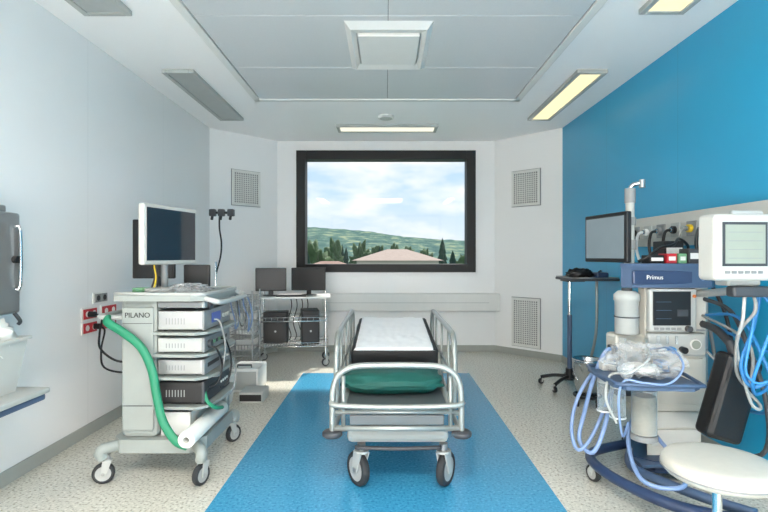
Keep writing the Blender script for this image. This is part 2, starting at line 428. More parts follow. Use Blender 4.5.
def vent(px,py,z0,z1,sx,w=.42):
    ang=-sx*math.pi/4
    t=thing('air_vent','square white wall vent with fine grid grille' if z1-z0<.6 else 'tall white wall vent with fine grid grille','vent',(px,py,z0),rz=ang,local=True,group='wall vents')
    h=z1-z0; b=MB(); f=.035
    b.bx((-w/2-.008,-.008,-.008),(w/2+.008,.0,h+.008),M_grey,.003)
    b.bx((-w/2,-.025,0),(-w/2+f,-.008,h),M_white,.004); b.bx((w/2-f,-.025,0),(w/2,-.008,h),M_white,.004)
    b.bx((-w/2+f,-.025,0),(w/2-f,-.008,f),M_white,.004); b.bx((-w/2+f,-.025,h-f),(w/2-f,-.008,h),M_white,.004)
    b.fin('frame',t)
    b=MB(); b.bx((-w/2+f,-.011,f),(w/2-f,-.008,h-f),M_vdark)
    n=13; iw=w-2*f
    for i in range(1,n): x=-w/2+f+iw*i/n; b.bx((x-.005,-.02,f),(x+.005,-.010,h-f),M_white)
    k=int(round((h-2*f)/(iw/n)))
    for i in range(1,k): zz=f+(h-2*f)*i/k; b.bx((-w/2+f,-.018,zz-.005),(w/2-f,-.010,zz+.005),M_white)
    b.fin('grille',t)
for sx,z0,z1 in ((-1,2.04,2.51),(1,2.04,2.52),(1,.13,.79)):
    tt=.51; px=sx*(XW-.71*tt); py=YC+.71*tt
    vent(px,py,z0,z1,sx)

# ------------------------------------------------------------------ stretcher
cx=.06
bed=thing('hospital_stretcher','wheeled hospital stretcher with grey tubular frame and raised side rails','hospital bed',(cx,3.65,0))
b=MB()
b.bx((cx-.15,2.95,.255),(cx+.15,4.4,.325),M_bedw,.02)
for y in (2.92,4.38):
    b.bx((cx-.29,y-.05,.255),(cx+.31,y+.05,.335),M_bedw,.03)
    b.bx((cx-.19,y-.035,.335),(cx+.19,y+.035,.37),M_bdeck,.01)
b.tube([(cx-.24,2.83,.25),(cx,2.81,.25),(cx+.26,2.83,.25)],.012,M_dgrey)
b.fin('chassis',bed)
b=MB()
for y in (3.1,4.2):
    b.cyl((cx,y,.32),(cx,y,.43),.075,M_silver); b.cyl((cx,y,.42),(cx,y,.5),.05,M_chrome)
b.bx((cx-.14,3.0,.42),(cx+.14,4.3,.46),M_bdeck,.01)
b.fin('lift_column',bed)
for x in (cx-.225,cx+.295):
    for y in (2.90,4.36):
        caster(bed,x,y,.1,w=.045,topz=.26,ang=math.radians(60 if x>cx else 125))
b=MB()
b.bx((cx-.29,2.72,.49),(cx+.29,3.45,.505),M_bdeck,.004)
b.bx((cx-.29,3.45,.49),(cx+.29,4.62,.505),M_bdeck,.004)
for s_ in (-1,1):
    b.tube([(cx+s_*.31,2.72,.49),(cx+s_*.31,4.64,.49)],.02,M_tube,sub=1,n=10)
    b.tube([(cx+s_*.345,2.74,.40),(cx+s_*.345,4.6,.40)],.014,M_tube,sub=1,n=10)
for y in (2.74,3.45,4.64): b.tube([(cx-.31,y,.49),(cx+.31,y,.49)],.018,M_tube,sub=1,n=10)
b.fin('bed_deck',bed)
b=MB()
ang=math.atan2(.085,1.07)
b.box((cx,4.09,.59),(.58,1.06,.02),M_bdeck,.004,rot=(ang,0,0))
for s_ in (-1,1):
    b.tube([(cx+s_*.22,3.62,.50),(cx+s_*.22,3.62,.56)],.012,M_tube,sub=1); b.tube([(cx+s_*.22,4.55,.50),(cx+s_*.22,4.55,.63)],.012,M_tube,sub=1)
b.fin('backrest',bed)
b=MB(); y=2.69; hw=.355
b.tube([(cx-hw,y,.40),(cx-hw,y,.52),(cx-hw+.005,y,.63),(cx-hw+.035,y,.705),(cx-hw+.11,y,.748),(cx-.12,y,.757),(cx+.12,y,.757),(cx+hw-.11,y,.748),(cx+hw-.035,y,.705),(cx+hw-.005,y,.63),(cx+hw,y,.52),(cx+hw,y,.40)],.017,M_tube,n=12)
b.tube([(cx-hw,y,.56),(cx-hw+.03,y-.03,.545),(cx,y-.045,.54),(cx+hw-.03,y-.03,.545),(cx+hw,y,.56)],.015,M_tube,n=10)
b.tube([(cx-hw,y,.50),(cx+hw,y,.50)],.012,M_tube,sub=1,n=10)
for s_ in (-1,1):
    b.tube([(cx+s_*(hw-.06),y,.70),(cx+s_*(hw-.06),y,.41)],.011,M_tube,sub=1)
    b.tube([(cx+s_*.31,2.72,.49),(cx+s_*hw,y,.49)],.014,M_tube,sub=1)
b.tube([(cx-hw,y,.41),(cx+hw,y,.41)],.016,M_tube,sub=1,n=10)
b.bx((cx-.26,2.68,.43),(cx+.26,2.70,.485),M_bdeck,.006)
b.fin('foot_rail',bed)
b=MB(); y=4.70
b.tube([(cx-.33,y,.44),(cx-.33,y,.66),(cx-.29,y,.72),(cx-.2,y,.74),(cx+.2,y,.74),(cx+.29,y,.72),(cx+.33,y,.66),(cx+.33,y,.44)],.015,M_tube)
b.tube([(cx-.33,y,.49),(cx+.33,y,.49)],.014,M_tube,sub=1)
for s_ in (-1,1): b.tube([(cx+s_*.31,4.62,.49),(cx+s_*.31,4.70,.49)],.014,M_tube,sub=1)
b.fin('head_rail',bed)
for sx in (-1,1):
    for y in (2.68,4.72):
        x=cx+sx*hw
        b=MB().lathe([(0,-.016),(.045,-.016),(.055,-.008),(.055,.008),(.045,.016),(0,.016)],(x,y,.385),M_dgrey,n=24)
        b.cyl((x,y,.39),(x,y,.44),.012,M_tube)
        if y>3: b.tube([(x,y,.42),(cx+sx*.33,4.70,.45)],.01,M_tube,sub=1)
        b.fin('bumper',bed)
for sx in (-1,1):
    x=cx+sx*.368; b=MB()
    b.tube([(x,3.06,.42),(x,3.04,.6),(x,3.05,.76),(x,3.12,.845),(x,3.25,.865),(x,3.8,.865),(x,4.35,.865),(x,4.48,.84),(x,4.53,.76),(x,4.53,.6),(x,4.52,.42)],.018,M_tube,n=12)
    for z in (.60,): b.tube([(x,3.05,z),(x,4.53,z)],.010,M_tube,sub=1)
    for yy in (3.35,3.75,4.15): b.tube([(x,yy,.41),(x,yy,.86)],.009,M_tube,sub=1)
    b.tube([(x,3.04,.42),(x,4.54,.42)],.016,M_tube,sub=1)
    b.fin('side_rail',bed)
m_=thing('mattress','thick black mattress section with a white sheet on top','mattress',(cx,4.1,.6))
b=MB().box((cx+.003,4.09,.665),(.635,1.12,.128),M_matt,.022,rot=(ang,0,0),seg=3); b.fin('mattress_pad',m_)
b=MB()
nu,nv=40,50; vs=[];fs=[]
ca,sa=math.cos(ang),math.sin(ang)
for j in range(nv+1):
    for i in range(nu+1):
        u=-.295+.59*i/nu; v=-.562+1.12*j/nv
        w=.073+.006*noise.noise(Vector((u*9,v*6,3)))+.005*noise.noise(Vector((u*25,v*14,8)))
        e=min(i,nu-i,nv-j)
        if e==0: w=.045
        if j==0: w=.058
        vs.append((cx+u, 4.09+v*ca-w*sa, .665+v*sa+w*ca))
for j in range(nv):
    for i in range(nu): k=j*(nu+1)+i; fs.append([k,k+1,k+nu+2,k+nu+1])
b.add(vs,fs,M_sheet,True); b.fin('sheet',m_,label='white rumpled sheet')
b=MB().blob((cx-.02,3.18,.567),(.63,.46,.125),M_green,jit=.12,freq=3.0,e=4.2,nu=80,nv=30)
b.fin('pillow',label='dark green cloth pillow on the foot of the stretcher',cat='pillow')

# ------------------------------------------------------------------ endoscopy tower
tw=thing('equipment_trolley','tall grey medical tower trolley with shelves of video equipment','medical cart',(-1.4,3.22,0))
b=MB()
b.prism([(-1.60,2.93),(-1.18,2.93),(-1.10,3.0),(-1.10,3.5),(-1.18,3.57),(-1.60,3.57),(-1.66,3.5),(-1.66,3.0)],.175,.255,M_cart,'Z')
for x,y in ((-1.69,2.92),(-1.10,2.90),(-1.12,3.58),(-1.68,3.58)):
    b.tube([(-1.5 if x<-1.4 else -1.25, 3.1 if y<3.2 else 3.4,.205),(x,y,.205),(x,y,.15)],.034,M_cart,n=12,sub=5)
b.fin('base',tw)
for x,y,a in ((-1.69,2.92,200),(-1.10,2.90,250),(-1.12,3.58,60),(-1.68,3.58,120)): caster(tw,x,y,.062,w=.035,topz=.17,ang=math.radians(a))
b=MB()
b.bx((-1.62,2.97,.25),(-1.39,3.50,1.10),M_cart,.035); b.bx((-1.60,2.955,.30),(-1.41,2.975,1.05),M_cart,.008)
b.bx((-1.595,2.952,.45),(-1.415,2.957,.455),M_dgrey); b.bx((-1.595,2.952,.95),(-1.415,2.957,.953),M_dgrey)
b.bx((-1.395,3.44,.25),(-1.12,3.5,1.10),M_cart,.01)
b.fin('column',tw)
b=MB(); b.prism([(-1.66,2.97),(-1.62,2.91),(-1.16,2.89),(-1.08,2.94),(-1.06,3.1),(-1.06,3.42),(-1.09,3.54),(-1.16,3.58),(-1.62,3.56),(-1.66,3.5)],1.09,1.125,M_cart,'Z')
b.tube([(-1.64,2.95,1.13),(-1.16,2.91,1.13),(-1.085,3.0,1.13),(-1.085,3.45,1.13),(-1.16,3.56,1.13),(-1.62,3.54,1.13)],.012,M_lgrey,sub=5)
b.fin('top_shelf',tw)
SH=[.885,.752,.615,.44]
for z in SH:
    b=MB(); b.prism([(-1.40,2.93),(-1.14,2.91),(-1.08,2.96),(-1.05,3.1),(-1.05,3.4),(-1.09,3.5),(-1.40,3.5)],z,z+.016,M_cart,'Z')
    b.fin('shelf',tw)
b=MB()
b.tube([(-1.10,2.95,1.105),(-1.03,2.93,1.09),(-1.0,3.0,1.08),(-1.0,3.4,1.08),(-1.03,3.5,1.09),(-1.09,3.5,1.105)],.016,M_lgrey,n=10)
b.fin('handle',tw)
b=MB().tube([(-1.62,3.0,.98),(-1.72,2.96,.99),(-1.76,3.05,.99),(-1.76,3.4,.99),(-1.72,3.48,.99),(-1.6,3.45,.98)],.015,M_lgrey,n=10)
b.fin('handle',tw)
text('PILANO',.044,(-1.505,2.9535,1.0),(math.pi/2,0,0),M_black,tw,ext=.001)
def device(z,h,body,front,label,kind,y0=2.96,y1=3.43,x0=-1.385,x1=-1.10):
    t=thing('video_processor',label,'medical device',((x0+x1)/2,(y0+y1)/2,z),group='devices on the trolley shelves')
    b=MB().bx((x0,y0,z+.008),(x1-.015,y1,z+h),body,.008)
    for xx in (x0+.03,x1-.06):
        for yy in (y0+.04,y1-.04): b.cyl((xx,yy,z),(xx,yy,z+.012),.012,M_black,n=10)
    for i in range(7): b.bx((x0+.05+i*.018,y0-.001,z+h*.35),(x0+.056+i*.018,y0+.002,z+h*.65),M_grey)
    b.fin('body',t)
    b=MB().bx((x1-.018,y0-.004,z+.006),(x1,y1+.004,z+h+.002),front,.006); b.fin('front_panel',t)
    xf=x1
    if kind==0:
        MB().bx((xf-.002,y0+.12,z+h*.3),(xf+.002,y0+.28,z+h*.8),M_blueled).fin('display',t)
        for i in range(3): MB().cyl((xf-.001,y0+.33+i*.045,z+h*.5),(xf+.012,y0+.33+i*.045,z+h*.5),.014,M_lgrey,n=16).fin('knob',t)
    elif kind==1:
        MB().cyl((xf-.001,y0+.07,z+h*.5),(xf+.02,y0+.07,z+h*.5),.026,M_dgrey,n=20).fin('socket',t)
        for i in range(6): MB().bx((xf-.001,y0+.15+i*.045,z+h*.4),(xf+.005,y0+.18+i*.045,z+h*.62),M_dgrey if i%2 else M_paleg,.002).fin('button',t)
    else:
        MB().bx((xf-.001,y0+.05,z+h*.45),(xf+.003,y0+.25,z+h*.7),M_black,.002).fin('disc_slot',t)
        for i in range(4): MB().cyl((xf-.001,y0+.29+i*.04,z+h*.5),(xf+.006,y0+.29+i*.04,z+h*.5),.009,M_white,n=14).fin('button',t)
    return t
device(.901,.125,M_silver,M_grey,'silver endoscopy video processor with small blue display',0)
device(.768,.095,M_lgrey,M_grey,'light grey flat light source unit with round socket',1)
device(.631,.10,M_silver,M_grey,'silver recorder with disc slot and round buttons',2)
device(.456,.14,M_black,M_dgrey,'black power unit on the lowest shelf',2)
device(1.037,.045,M_grey,M_lgrey,'thin grey camera control unit stacked on another device',1)
for i,(yy,z0,z1,m) in enumerate(((3.02,.80,.55,M_black),(3.08,.96,.60,M_gcable),(3.2,.82,.50,M_black),(3.3,.70,.42,M_gcable))):
    b=MB().tube([(-1.085,yy,z0),(-1.05,yy+.01,z0-.02),(-1.03,yy+.05,(z0+z1)/2),(-1.05,yy+.03,z1+.02),(-1.09,yy,z1)],.006,m)
    b.fin('cable',tw)
mo=thing('surgical_monitor','white framed flat medical monitor turned towards the stretcher','monitor',(-1.40,3.2,1.125),rz=math.radians(76),local=True)
b=MB().bx((-.26,-.0,.18),(.26,.045,.56),M_offwhite,.014); b.bx((-.20,.04,.22),(.20,.075,.5),M_lgrey,.02); b.fin('casing',mo)
MB().bx((-.235,-.003,.207),(.235,.002,.535),M_scrrefl).fin('screen',mo)
b=MB().cyl((0,.06,.0),(0,.06,.3),.022,M_grey); b.lathe([(0,.03),(.09,.02),(.11,.0)],(0,.06,0),M_lgrey); b.bx((-.04,.045,.28),(.04,.08,.36),M_dgrey,.006); b.fin('stand',mo)
t=thing('computer_monitor','black flat monitor behind the white medical monitor','monitor',(-1.62,3.45,1.125))
b=MB().bx((-1.80,3.46,1.2),(-1.50,3.49,1.62),M_black,.008); b.bx((-1.74,3.485,1.3),(-1.56,3.51,1.5),M_black,.01); b.fin('casing',t)
MB().bx((-1.788,3.456,1.215),(-1.512,3.461,1.605),M_screenoff).fin('screen',t)
b=MB().cyl((-1.62,3.48,1.125),(-1.62,3.48,1.36),.018,M_dgrey); b.lathe([(0,.02),(.05,.015),(.06,0)],(-1.60,3.47,1.125),M_dgrey); b.fin('stand',t)
t=thing('control_display','small black control display on top of the trolley','monitor',(-1.30,3.38,1.125))
MB().bx((-1.40,3.37,1.14),(-1.22,3.40,1.30),M_black,.008).fin('casing',t)
MB().bx((-1.39,3.367,1.155),(-1.23,3.371,1.29),M_screenoff).fin('screen',t)
MB().bx((-1.34,3.35,1.125),(-1.28,3.42,1.145),M_dgrey,.004).fin('stand',t)
b=MB().blob((-1.23,3.06,1.155),(.24,.18,.06),M_bag,jit=.5,freq=3,nu=50,nv=26,seed=3,ridged=True)
b.fin('plastic_bag',label='crumpled clear plastic bag on top of the trolley',cat='plastic bag')
for k,(m,r,c_,l) in enumerate(((M_gcable,.075,(-1.39,3.0,1.138),'coil of grey cable on top of the trolley'),(M_paleg,.05,(-1.52,3.05,1.136),'coil of pale green cable on top of the trolley'))):
    b=MB(); pts=[]
    for i in range(60):
        a=i*.62; rr=r*(1+.14*math.sin(i*1.3)); pts.append((c_[0]+rr*math.cos(a),c_[1]+rr*.8*math.sin(a),c_[2]+.02*abs(math.sin(i*.5))))
    b.tube(pts,.006,m,sub=3,n=6); b.fin('cable_coil',label=l,cat='cable')
for i,m in enumerate((M_black,M_yel,M_black)):
    bb=MB().tube([(-1.47+.015*i,3.2,1.4),(-1.50+.012*i,3.14,1.32),(-1.48+.01*i,3.12,1.22),(-1.50+.02*i,3.10,1.13)],.006,m)
    bb.fin('cable',tw)
b=MB().tube([(-1.69,2.96,.985),(-1.665,2.92,.962),(-1.565,2.905,.905),(-1.455,2.895,.82),(-1.385,2.885,.69),(-1.355,2.885,.53),(-1.315,2.88,.38),(-1.235,2.865,.275),(-1.165,2.86,.245)],.026,M_gtube,n=12,flat=.7)
b.fin('suction_hose',label='thick green hose draped down the side of the trolley',cat='hose')
b=MB().tube([(-1.12,3.0,.56),(-1.09,2.97,.48),(-1.05,3.0,.43),(-1.04,3.1,.40)],.012,M_gtube)
b.fin('hose',tw,label='thin green hose')
b=MB(); b.bx((-1.385,3.0,.256),(-1.2,3.42,.262),M_white)
b.bx((-1.385,3.0,.256),(-1.378,3.42,.40),M_white,.002); b.bx((-1.207,3.0,.256),(-1.2,3.42,.40),M_white,.002)
b.bx((-1.385,3.0,.256),(-1.2,3.007,.40),M_white,.002); b.bx((-1.385,3.413,.256),(-1.2,3.42,.40),M_white,.002)
b.fin('storage_tray',label='open white plastic tray on the trolley base',cat='tray')
b=MB().lathe([(.018,0),(.046,0),(.048,.004),(.048,.6),(.046,.604),(.018,.604),(.018,0)],(-1.14,2.78,.31),M_paper,n=28,axis=(0,1,0))
b.fin('paper_roll',label='long white paper roll lying on the trolley base',cat='paper roll')

# wall sockets
def wsocket(y0,y1,z0,z1,red=True):
    if red: t=thing('wall_socket','red double power socket in a white plate on the wall','socket',(-XW,(y0+y1)/2,z0),group='sockets on the white wall')
    else: t=thing('wall_socket','grey data outlet on the wall','socket',(-XW,(y0+y1)/2,z0))
    MB().bx((-XW,y0,z0),(-XW+.012,y1,z1),M_white,.004).fin('plate',t)
    n=2; w=(y1-y0-.02)/n
    for i in range(n):
        ya=y0+.01+i*w+.004; yb=y0+.01+(i+1)*w-.004
        b=MB().bx((-XW+.01,ya,z0+.01),(-XW+.02,yb,z1-.01),M_red if red else M_grey,.003)
        b.cyl((-XW+.019,(ya+yb)/2,(z0+z1)/2),(-XW+.022,(ya+yb)/2,(z0+z1)/2),.022,M_black if not red else M_white,n=16)
        b.fin('socket_insert',t)
wsocket(3.61,3.80,.875,.97); wsocket(3.61,3.80,.77,.865); wsocket(3.85,4.07,.875,.97); wsocket(3.85,4.07,.77,.865)
wsocket(3.75,3.94,.99,1.075,False)
b=MB(); b.cyl((-2.24,3.68,.92),(-2.19,3.68,.92),.022,M_black)
b.tube([(-2.20,3.68,.92),(-2.13,3.66,.90),(-2.10,3.58,.80),(-2.05,3.5,.70),(-1.9,3.42,.63),(-1.75,3.35,.64),(-1.62,3.3,.70)],.008,M_black)
b.fin('power_cable',label='black power cable hanging from wall socket to the trolley',cat='cable')
b=MB(); b.cyl((-2.24,3.75,.82),(-2.19,3.75,.82),.022,M_black)
b.tube([(-2.20,3.75,.82),(-2.15,3.73,.79),(-2.13,3.65,.66),(-2.05,3.55,.55),(-1.85,3.48,.53),(-1.62,3.42,.58)],.007,M_black)
b.fin('power_cable',label='second black power cable looping from wall socket to the trolley',cat='cable')

# clamp stand
SX,SY=-1.78,5.1
t=thing('clamp_stand','slim dark stand with black double clamp head','stand',(SX,SY,0))
b=MB()
for i in range(5):
    a=i*2*math.pi/5+.3; b.tube([(SX,SY,.09),(SX+.16*math.cos(a),SY+.16*math.sin(a),.075)],.014,M_silver,sub=1)
b.cyl((SX,SY,.06),(SX,SY,.14),.03,M_silver); b.fin('base',t)
for i in range(5):
    a=i*2*math.pi/5+.3; caster(t,SX+.16*math.cos(a),SY+.16*math.sin(a),.028,w=.02,topz=.08,ang=a)
MB().cyl((SX,SY,.1),(SX,SY,1.3),.012,M_chrome).tube([(SX,SY,1.0),(SX+.0,SY,1.15),(SX+.05,SY,1.35),(SX+.06,SY,1.5),(SX+.04,SY,1.65),(SX+.04,SY,1.82)],.009,M_black).fin('pole',t)
b=MB().bx((SX-.06,SY-.02,1.80),(SX+.19,SY+.02,1.825),M_black,.005)
for x in (-.03,.06,.16): b.bx((SX+x-.034,SY-.03,1.775),(SX+x+.034,SY+.03,1.85),M_dgrey,.012); b.cyl((SX+x,SY-.03,1.74),(SX+x,SY,1.80),.014,M_black)
b.fin('clamp_head',t)

# wire rack beside computer cart
RX0,RX1,RY0,RY1=-1.79,-1.50,5.48,5.80
t=thing('wire_basket_rack','grey wire basket rack holding looped cables','rack',((RX0+RX1)/2,(RY0+RY1)/2,0))
for x in (RX0,RX1):
    for y in (RY0,RY1): MB().cyl((x,y,0),(x,y,.97),.010,M_silver,n=10).fin('post',t)
for z in (.12,.42,.72):
    b=MB()
    for zz in (z,z+.06,z+.12,z+.18): b.tube([(RX0,RY0,zz),(RX1,RY0,zz),(RX1,RY1,zz),(RX0,RY1,zz)],.005,M_silver,sub=1,closed=True,n=6)
    for i in range(9):
        x=RX0+(RX1-RX0)*i/8; y=RY0+(RY1-RY0)*i/8
        b.tube([(x,RY0,z+.18),(x,RY0,z),(x,RY1,z),(x,RY1,z+.18)],.0035,M_silver,sub=1,n=5)
        b.tube([(RX0,y,z+.18),(RX0,y,z),(RX1,y,z),(RX1,y,z+.18)],.0035,M_silver,sub=1,n=5)
    b.fin('wire_basket',t)
for k in range(6):
    x=RX0+.01+.035*k; m=(M_gcable,M_lbhose,M_lgrey,M_dgrey)[k%4]
    MB().tube([(x,RY0,.90),(x+.02,RY0-.04,.80),(x+.04+.02*(k%3),RY0-.05,.66),(x+.07,RY0-.05,.58-.03*(k%3)),(x+.11,RY0-.04,.64),(x+.10,RY0-.03,.78),(x+.05,RY0,.90)],.008,m).fin('cable_loop',t)

# ------------------------------------------------------------------ computer cart
O=(-1.17,6.2,0); RZ=math.radians(7)
ct=thing('computer_cart','wheeled chrome and white wire cart holding monitors and computers','cart',O,rz=RZ,local=True)
W,D=.43,.24
for x in (-W+.03,W-.03):
    for y in (-D+.03,D-.03):
        MB().cyl((x,y,.12),(x,y,.90 if y>0 else .86),.013,M_chrome,n=12).fin('post',ct)
        caster(ct,x,y,.05,w=.03,topz=.13,ang=math.radians(200),mw=M_dgrey)
MB().bx((-W-.03,-D-.02,.835),(W+.03,D+.02,.86),M_white,.008).fin('top_shelf',ct)
for z in (.25,.56):
    b=MB(); b.tube([(-W,-D,z),(W,-D,z),(W,D,z),(-W,D,z)],.009,M_chrome,sub=1,closed=True)
    b.tube([(-W,-D,z+.045),(W,-D,z+.045),(W,D,z+.045),(-W,D,z+.045)],.005,M_chrome,sub=1,closed=True)
    if z<.5:
        for i in range(24): x=-W+2*W*(i+.5)/24; b.tube([(x,-D,z),(x,D,z)],.003,M_chrome,sub=1,n=5)
    for i in range(12): x=-W+2*W*(i+.5)/12; b.tube([(x,-D,z),(x,-D,z+.045)],.003,M_chrome,sub=1,n=5)
    b.fin('wire_shelf',ct)
def cw(x,y,z):
    c,s=math.cos(RZ),math.sin(RZ); return (O[0]+x*c-y*s, O[1]+x*s+y*c, z)
def lcd(x,y,z,w,h,rz,label):
    t=thing('computer_monitor',label,'monitor',cw(x,y,z),rz=RZ+rz,local=True,group='monitors on the computer cart')
    b=MB().bx((-w/2,0,.06),(w/2,.03,.06+h),M_black,.008); b.bx((-w/4,.025,.12),(w/4,.05,h-.02),M_black,.01); b.fin('casing',t)
    MB().bx((-w/2+.018,-.003,.082),(w/2-.018,.001,.06+h-.018),M_screenoff).fin('screen',t)
    b=MB().bx((-.03,.03,.0),(.03,.05,.16),M_black,.004); b.lathe([(0,.012),(.09,.01),(.11,0),(0,0)],(0,.03,0),M_black,n=28); b.fin('stand',t)
lcd(-.28,-.04,.86,.38,.29,0.14,'black flat monitor on the computer cart')
lcd(.18,.02,.86,.44,.29,-.16,'slightly turned black flat monitor on the computer cart')
def pc(x,y,z,w,d,h,rz,label):
    t=thing('computer_tower',label,'computer',cw(x,y,z),rz=RZ+rz,local=True,group='computers on the wire shelf')
    MB().bx((-w/2,-d/2,.0),(w/2,d/2,h),M_black,.008).fin('case',t)
    b=MB().bx((-w/2+.01,-d/2-.008,.01),(w/2-.01,-d/2+.002,h-.01),M_black,.004)
    b.bx((-w/2+.02,-d/2-.011,h-.10),(w/2-.02,-d/2-.006,h-.06),M_dgrey,.002); b.fin('front_panel',t)
    b=MB().cyl((0,-d/2-.014,h*.4),(0,-d/2-.006,h*.4),.012,M_silver,n=12); b.fin('power_button',t)
pc(-.22,0,.262,.30,.2,.40,0,'large black computer tower standing on the wire shelf')
pc(.20,-.01,.262,.22,.34,.42,0.1,'black upright computer tower on the wire shelf')
t=MB().box(cw(-.02,-.17,.871),(.36,.13,.018),M_black,.004,rot=(0,0,RZ)); t.fin('keyboard',label='black keyboard in front of the monitors',cat='keyboard')
for k in range(4):
    x=-.06+.07*k
    MB().tube([(x,.2,.84),(x+.02,.17,.7),(x-.03,.19,.5),(x+.01,.2,.33),(x-.01,.16,.27)],.006,M_black).fin('cable',ct)

# boxes on floor
t=thing('equipment_box','white and grey equipment case on the floor','box',(-1.40,5.0,0))
MB().bx((-1.56,4.85,.0),(-1.27,5.2,.24),M_white,.012).fin('case',t)
MB().bx((-1.54,4.844,.03),(-1.29,4.852,.21),M_lgrey,.004).fin('front_panel',t)
MB().tube([(-1.49,4.9,.235),(-1.49,4.9,.265),(-1.35,4.9,.265),(-1.35,4.9,.235)],.008,M_dgrey,sub=1).fin('handle',t)
t=thing('power_transformer','light grey isolation transformer box with black face','box',(-1.25,4.62,0))
MB().bx((-1.36,4.50,.0),(-1.14,4.76,.10),M_lgrey,.01).fin('case',t)
MB().bx((-1.35,4.494,.02),(-1.15,4.502,.08),M_black,.004).fin('front_panel',t)
x0,x1,y0,y1=-1.74,-1.41,4.22,4.6
b=MB(); O1=ringp(x0+.03,x1-.03,y0+.03,y1-.03,0); O2=ringp(x0,x1,y0,y1,.26); I2=ringp(x0+.008,x1-.008,y0+.008,y1-.008,.26); I1=ringp(x0+.04,x1-.04,y0+.04,y1-.04,.01)
b.add(O1+O2+I2+I1,[[3,2,1,0]]+[[k*4+i,k*4+(i+1)%4,k*4+4+(i+1)%4,k*4+4+i] for k in range(3) for i in range(4)]+[[12,13,14,15]],M_white)
b.fin('storage_bin',label='open white plastic storage bin on the floor',cat='bin')

# ------------------------------------------------------------------ left edge items
t=thing('steel_dispenser','brushed steel wall dispenser with lever and black knob','dispenser',(-2.15,2.62,1.02))
b=MB().bx((-XW,2.45,1.04),(-2.05,2.74,1.60),M_silver,.015); b.bx((-2.22,2.5,1.60),(-2.09,2.69,1.64),M_silver,.01); b.fin('body',t)
b=MB().tube([(-2.055,2.70,1.52),(-2.03,2.71,1.5),(-2.03,2.71,1.2),(-2.055,2.70,1.18)],.008,M_steel,sub=3); b.fin('lever',t)
MB().cyl((-2.055,2.69,1.34),(-2.025,2.69,1.34),.02,M_black).fin('knob',t)
MB().tube([(-2.07,2.7,1.06),(-2.04,2.72,1.0),(-2.05,2.72,.98)],.01,M_dgrey).fin('spout',t)
t=thing('wall_shelf','grey wall-mounted shelf with blue underside edge','shelf',(-2.0,2.45,.60))
b=MB().bx((-XW,2.1,.635),(-1.785,2.60,.665),M_lgrey,.01); b.bx((-XW,2.12,.60),(-1.80,2.585,.634),M_slate,.01); b.fin('shelf_board',t)
b=MB().prism([(-XW,.36),(-XW,.60),(-1.9,.60)],2.50,2.53,M_grey,'Y'); b.fin('bracket',t)
b=MB(); x0,x1,y0,y1=-2.22,-1.865,2.2,2.54; zb=.665
O1=ringp(x0+.04,x1-.04,y0+.04,y1-.03,zb); O2=ringp(x0,x1,y0,y1,.93); O3=ringp(x0-.01,x1+.015,y0-.01,y1+.012,.93); O4=ringp(x0-.01,x1+.015,y0-.01,y1+.012,.945); I2=ringp(x0+.01,x1-.01,y0+.01,y1-.01,.945); I1=ringp(x0+.05,x1-.05,y0+.05,y1-.05,zb+.01)
b.add(O1+O2+O3+O4+I2+I1,[[3,2,1,0]]+[[k*4+i,k*4+(i+1)%4,k*4+4+(i+1)%4,k*4+4+i] for k in range(5) for i in range(4)]+[[20,21,22,23]],M_offwhite)
b.fin('waste_bin',label='white plastic bin standing on a wall shelf',cat='bin')
b=MB().blob((-2.0,2.40,.93),(.24,.24,.22),M_paper,jit=.5,freq=2.2,nu=44,nv=24,seed=5,ridged=True)
b.fin('crumpled_paper',label='crumpled white paper heaped in the bin',cat='paper')

# ------------------------------------------------------------------ right wall supply rail
t=thing('medical_supply_rail','white wall trunking with sockets and gas outlets','wall trunking',(2.2,3.3,1.45))
b=MB().prism([(XW,1.44),(2.17,1.44),(2.13,1.50),(2.13,1.60),(2.17,1.68),(XW,1.68)],2.2,4.32,M_offwhite,'Y'); b.bx((2.165,2.21,1.605),(2.17,4.3,1.61),M_grey); b.fin('trunking',t)
cols=[M_black,M_white,M_grey,M_black,M_yel,M_white,M_black,M_grey,M_white]
for i in range(9):
    y=4.15-i*.19
    b=MB().bx((2.118,y-.055,1.50),(2.132,y+.055,1.605),M_lgrey if i%2 else M_grey,.004)
    b.cyl((2.12,y,1.552),(2.095,y,1.552),.028,cols[i],n=18); b.cyl((2.10,y,1.552),(2.08,y,1.552),.017,M_steel,n=14)
    b.fin('outlet',t)
for i,(y,m) in enumerate(((4.15,M_black),(3.96,M_white),(3.77,M_black),(3.58,M_black),(3.39,M_gcable),(3.2,M_black))):
    MB().tube([(2.09,y,1.55),(2.04,y-.01,1.53),(2.02,y-.03,1.40),(2.06,y-.08,1.22),(2.12,y-.15,1.0),(2.15,y-.2,.7)],.011,m).fin('supply_hose',t)

# ------------------------------------------------------------------ instrument table by right wall
TX,TY=1.90,5.05
t=thing('instrument_table','tall wheeled side table with dark grey top and black star base','table',(TX,TY,0))
b=MB()
for i in range(5):
    a=i*2*math.pi/5+2.6; b.tube([(TX,TY,.115),(TX+.15*math.cos(a),TY+.15*math.sin(a),.11),(TX+.29*math.cos(a),TY+.29*math.sin(a),.075)],.018,M_black,n=10)
b.cyl((TX,TY,.08),(TX,TY,.2),.04,M_black); b.fin('star_base',t)
for i in range(5):
    a=i*2*math.pi/5+2.6; caster(t,TX+.29*math.cos(a),TY+.29*math.sin(a),.03,w=.03,topz=.085,ang=a+1,mw=M_black,mh=M_dgrey)
b=MB().cyl((TX,TY,.18),(TX,TY,.75),.024,M_slate); b.cyl((TX,TY,.7),(TX,TY,1.115),.017,M_chrome); b.bx((TX-.08,TY-.15,1.10),(TX+.1,TY+.05,1.12),M_dgrey,.004); b.fin('column',t)
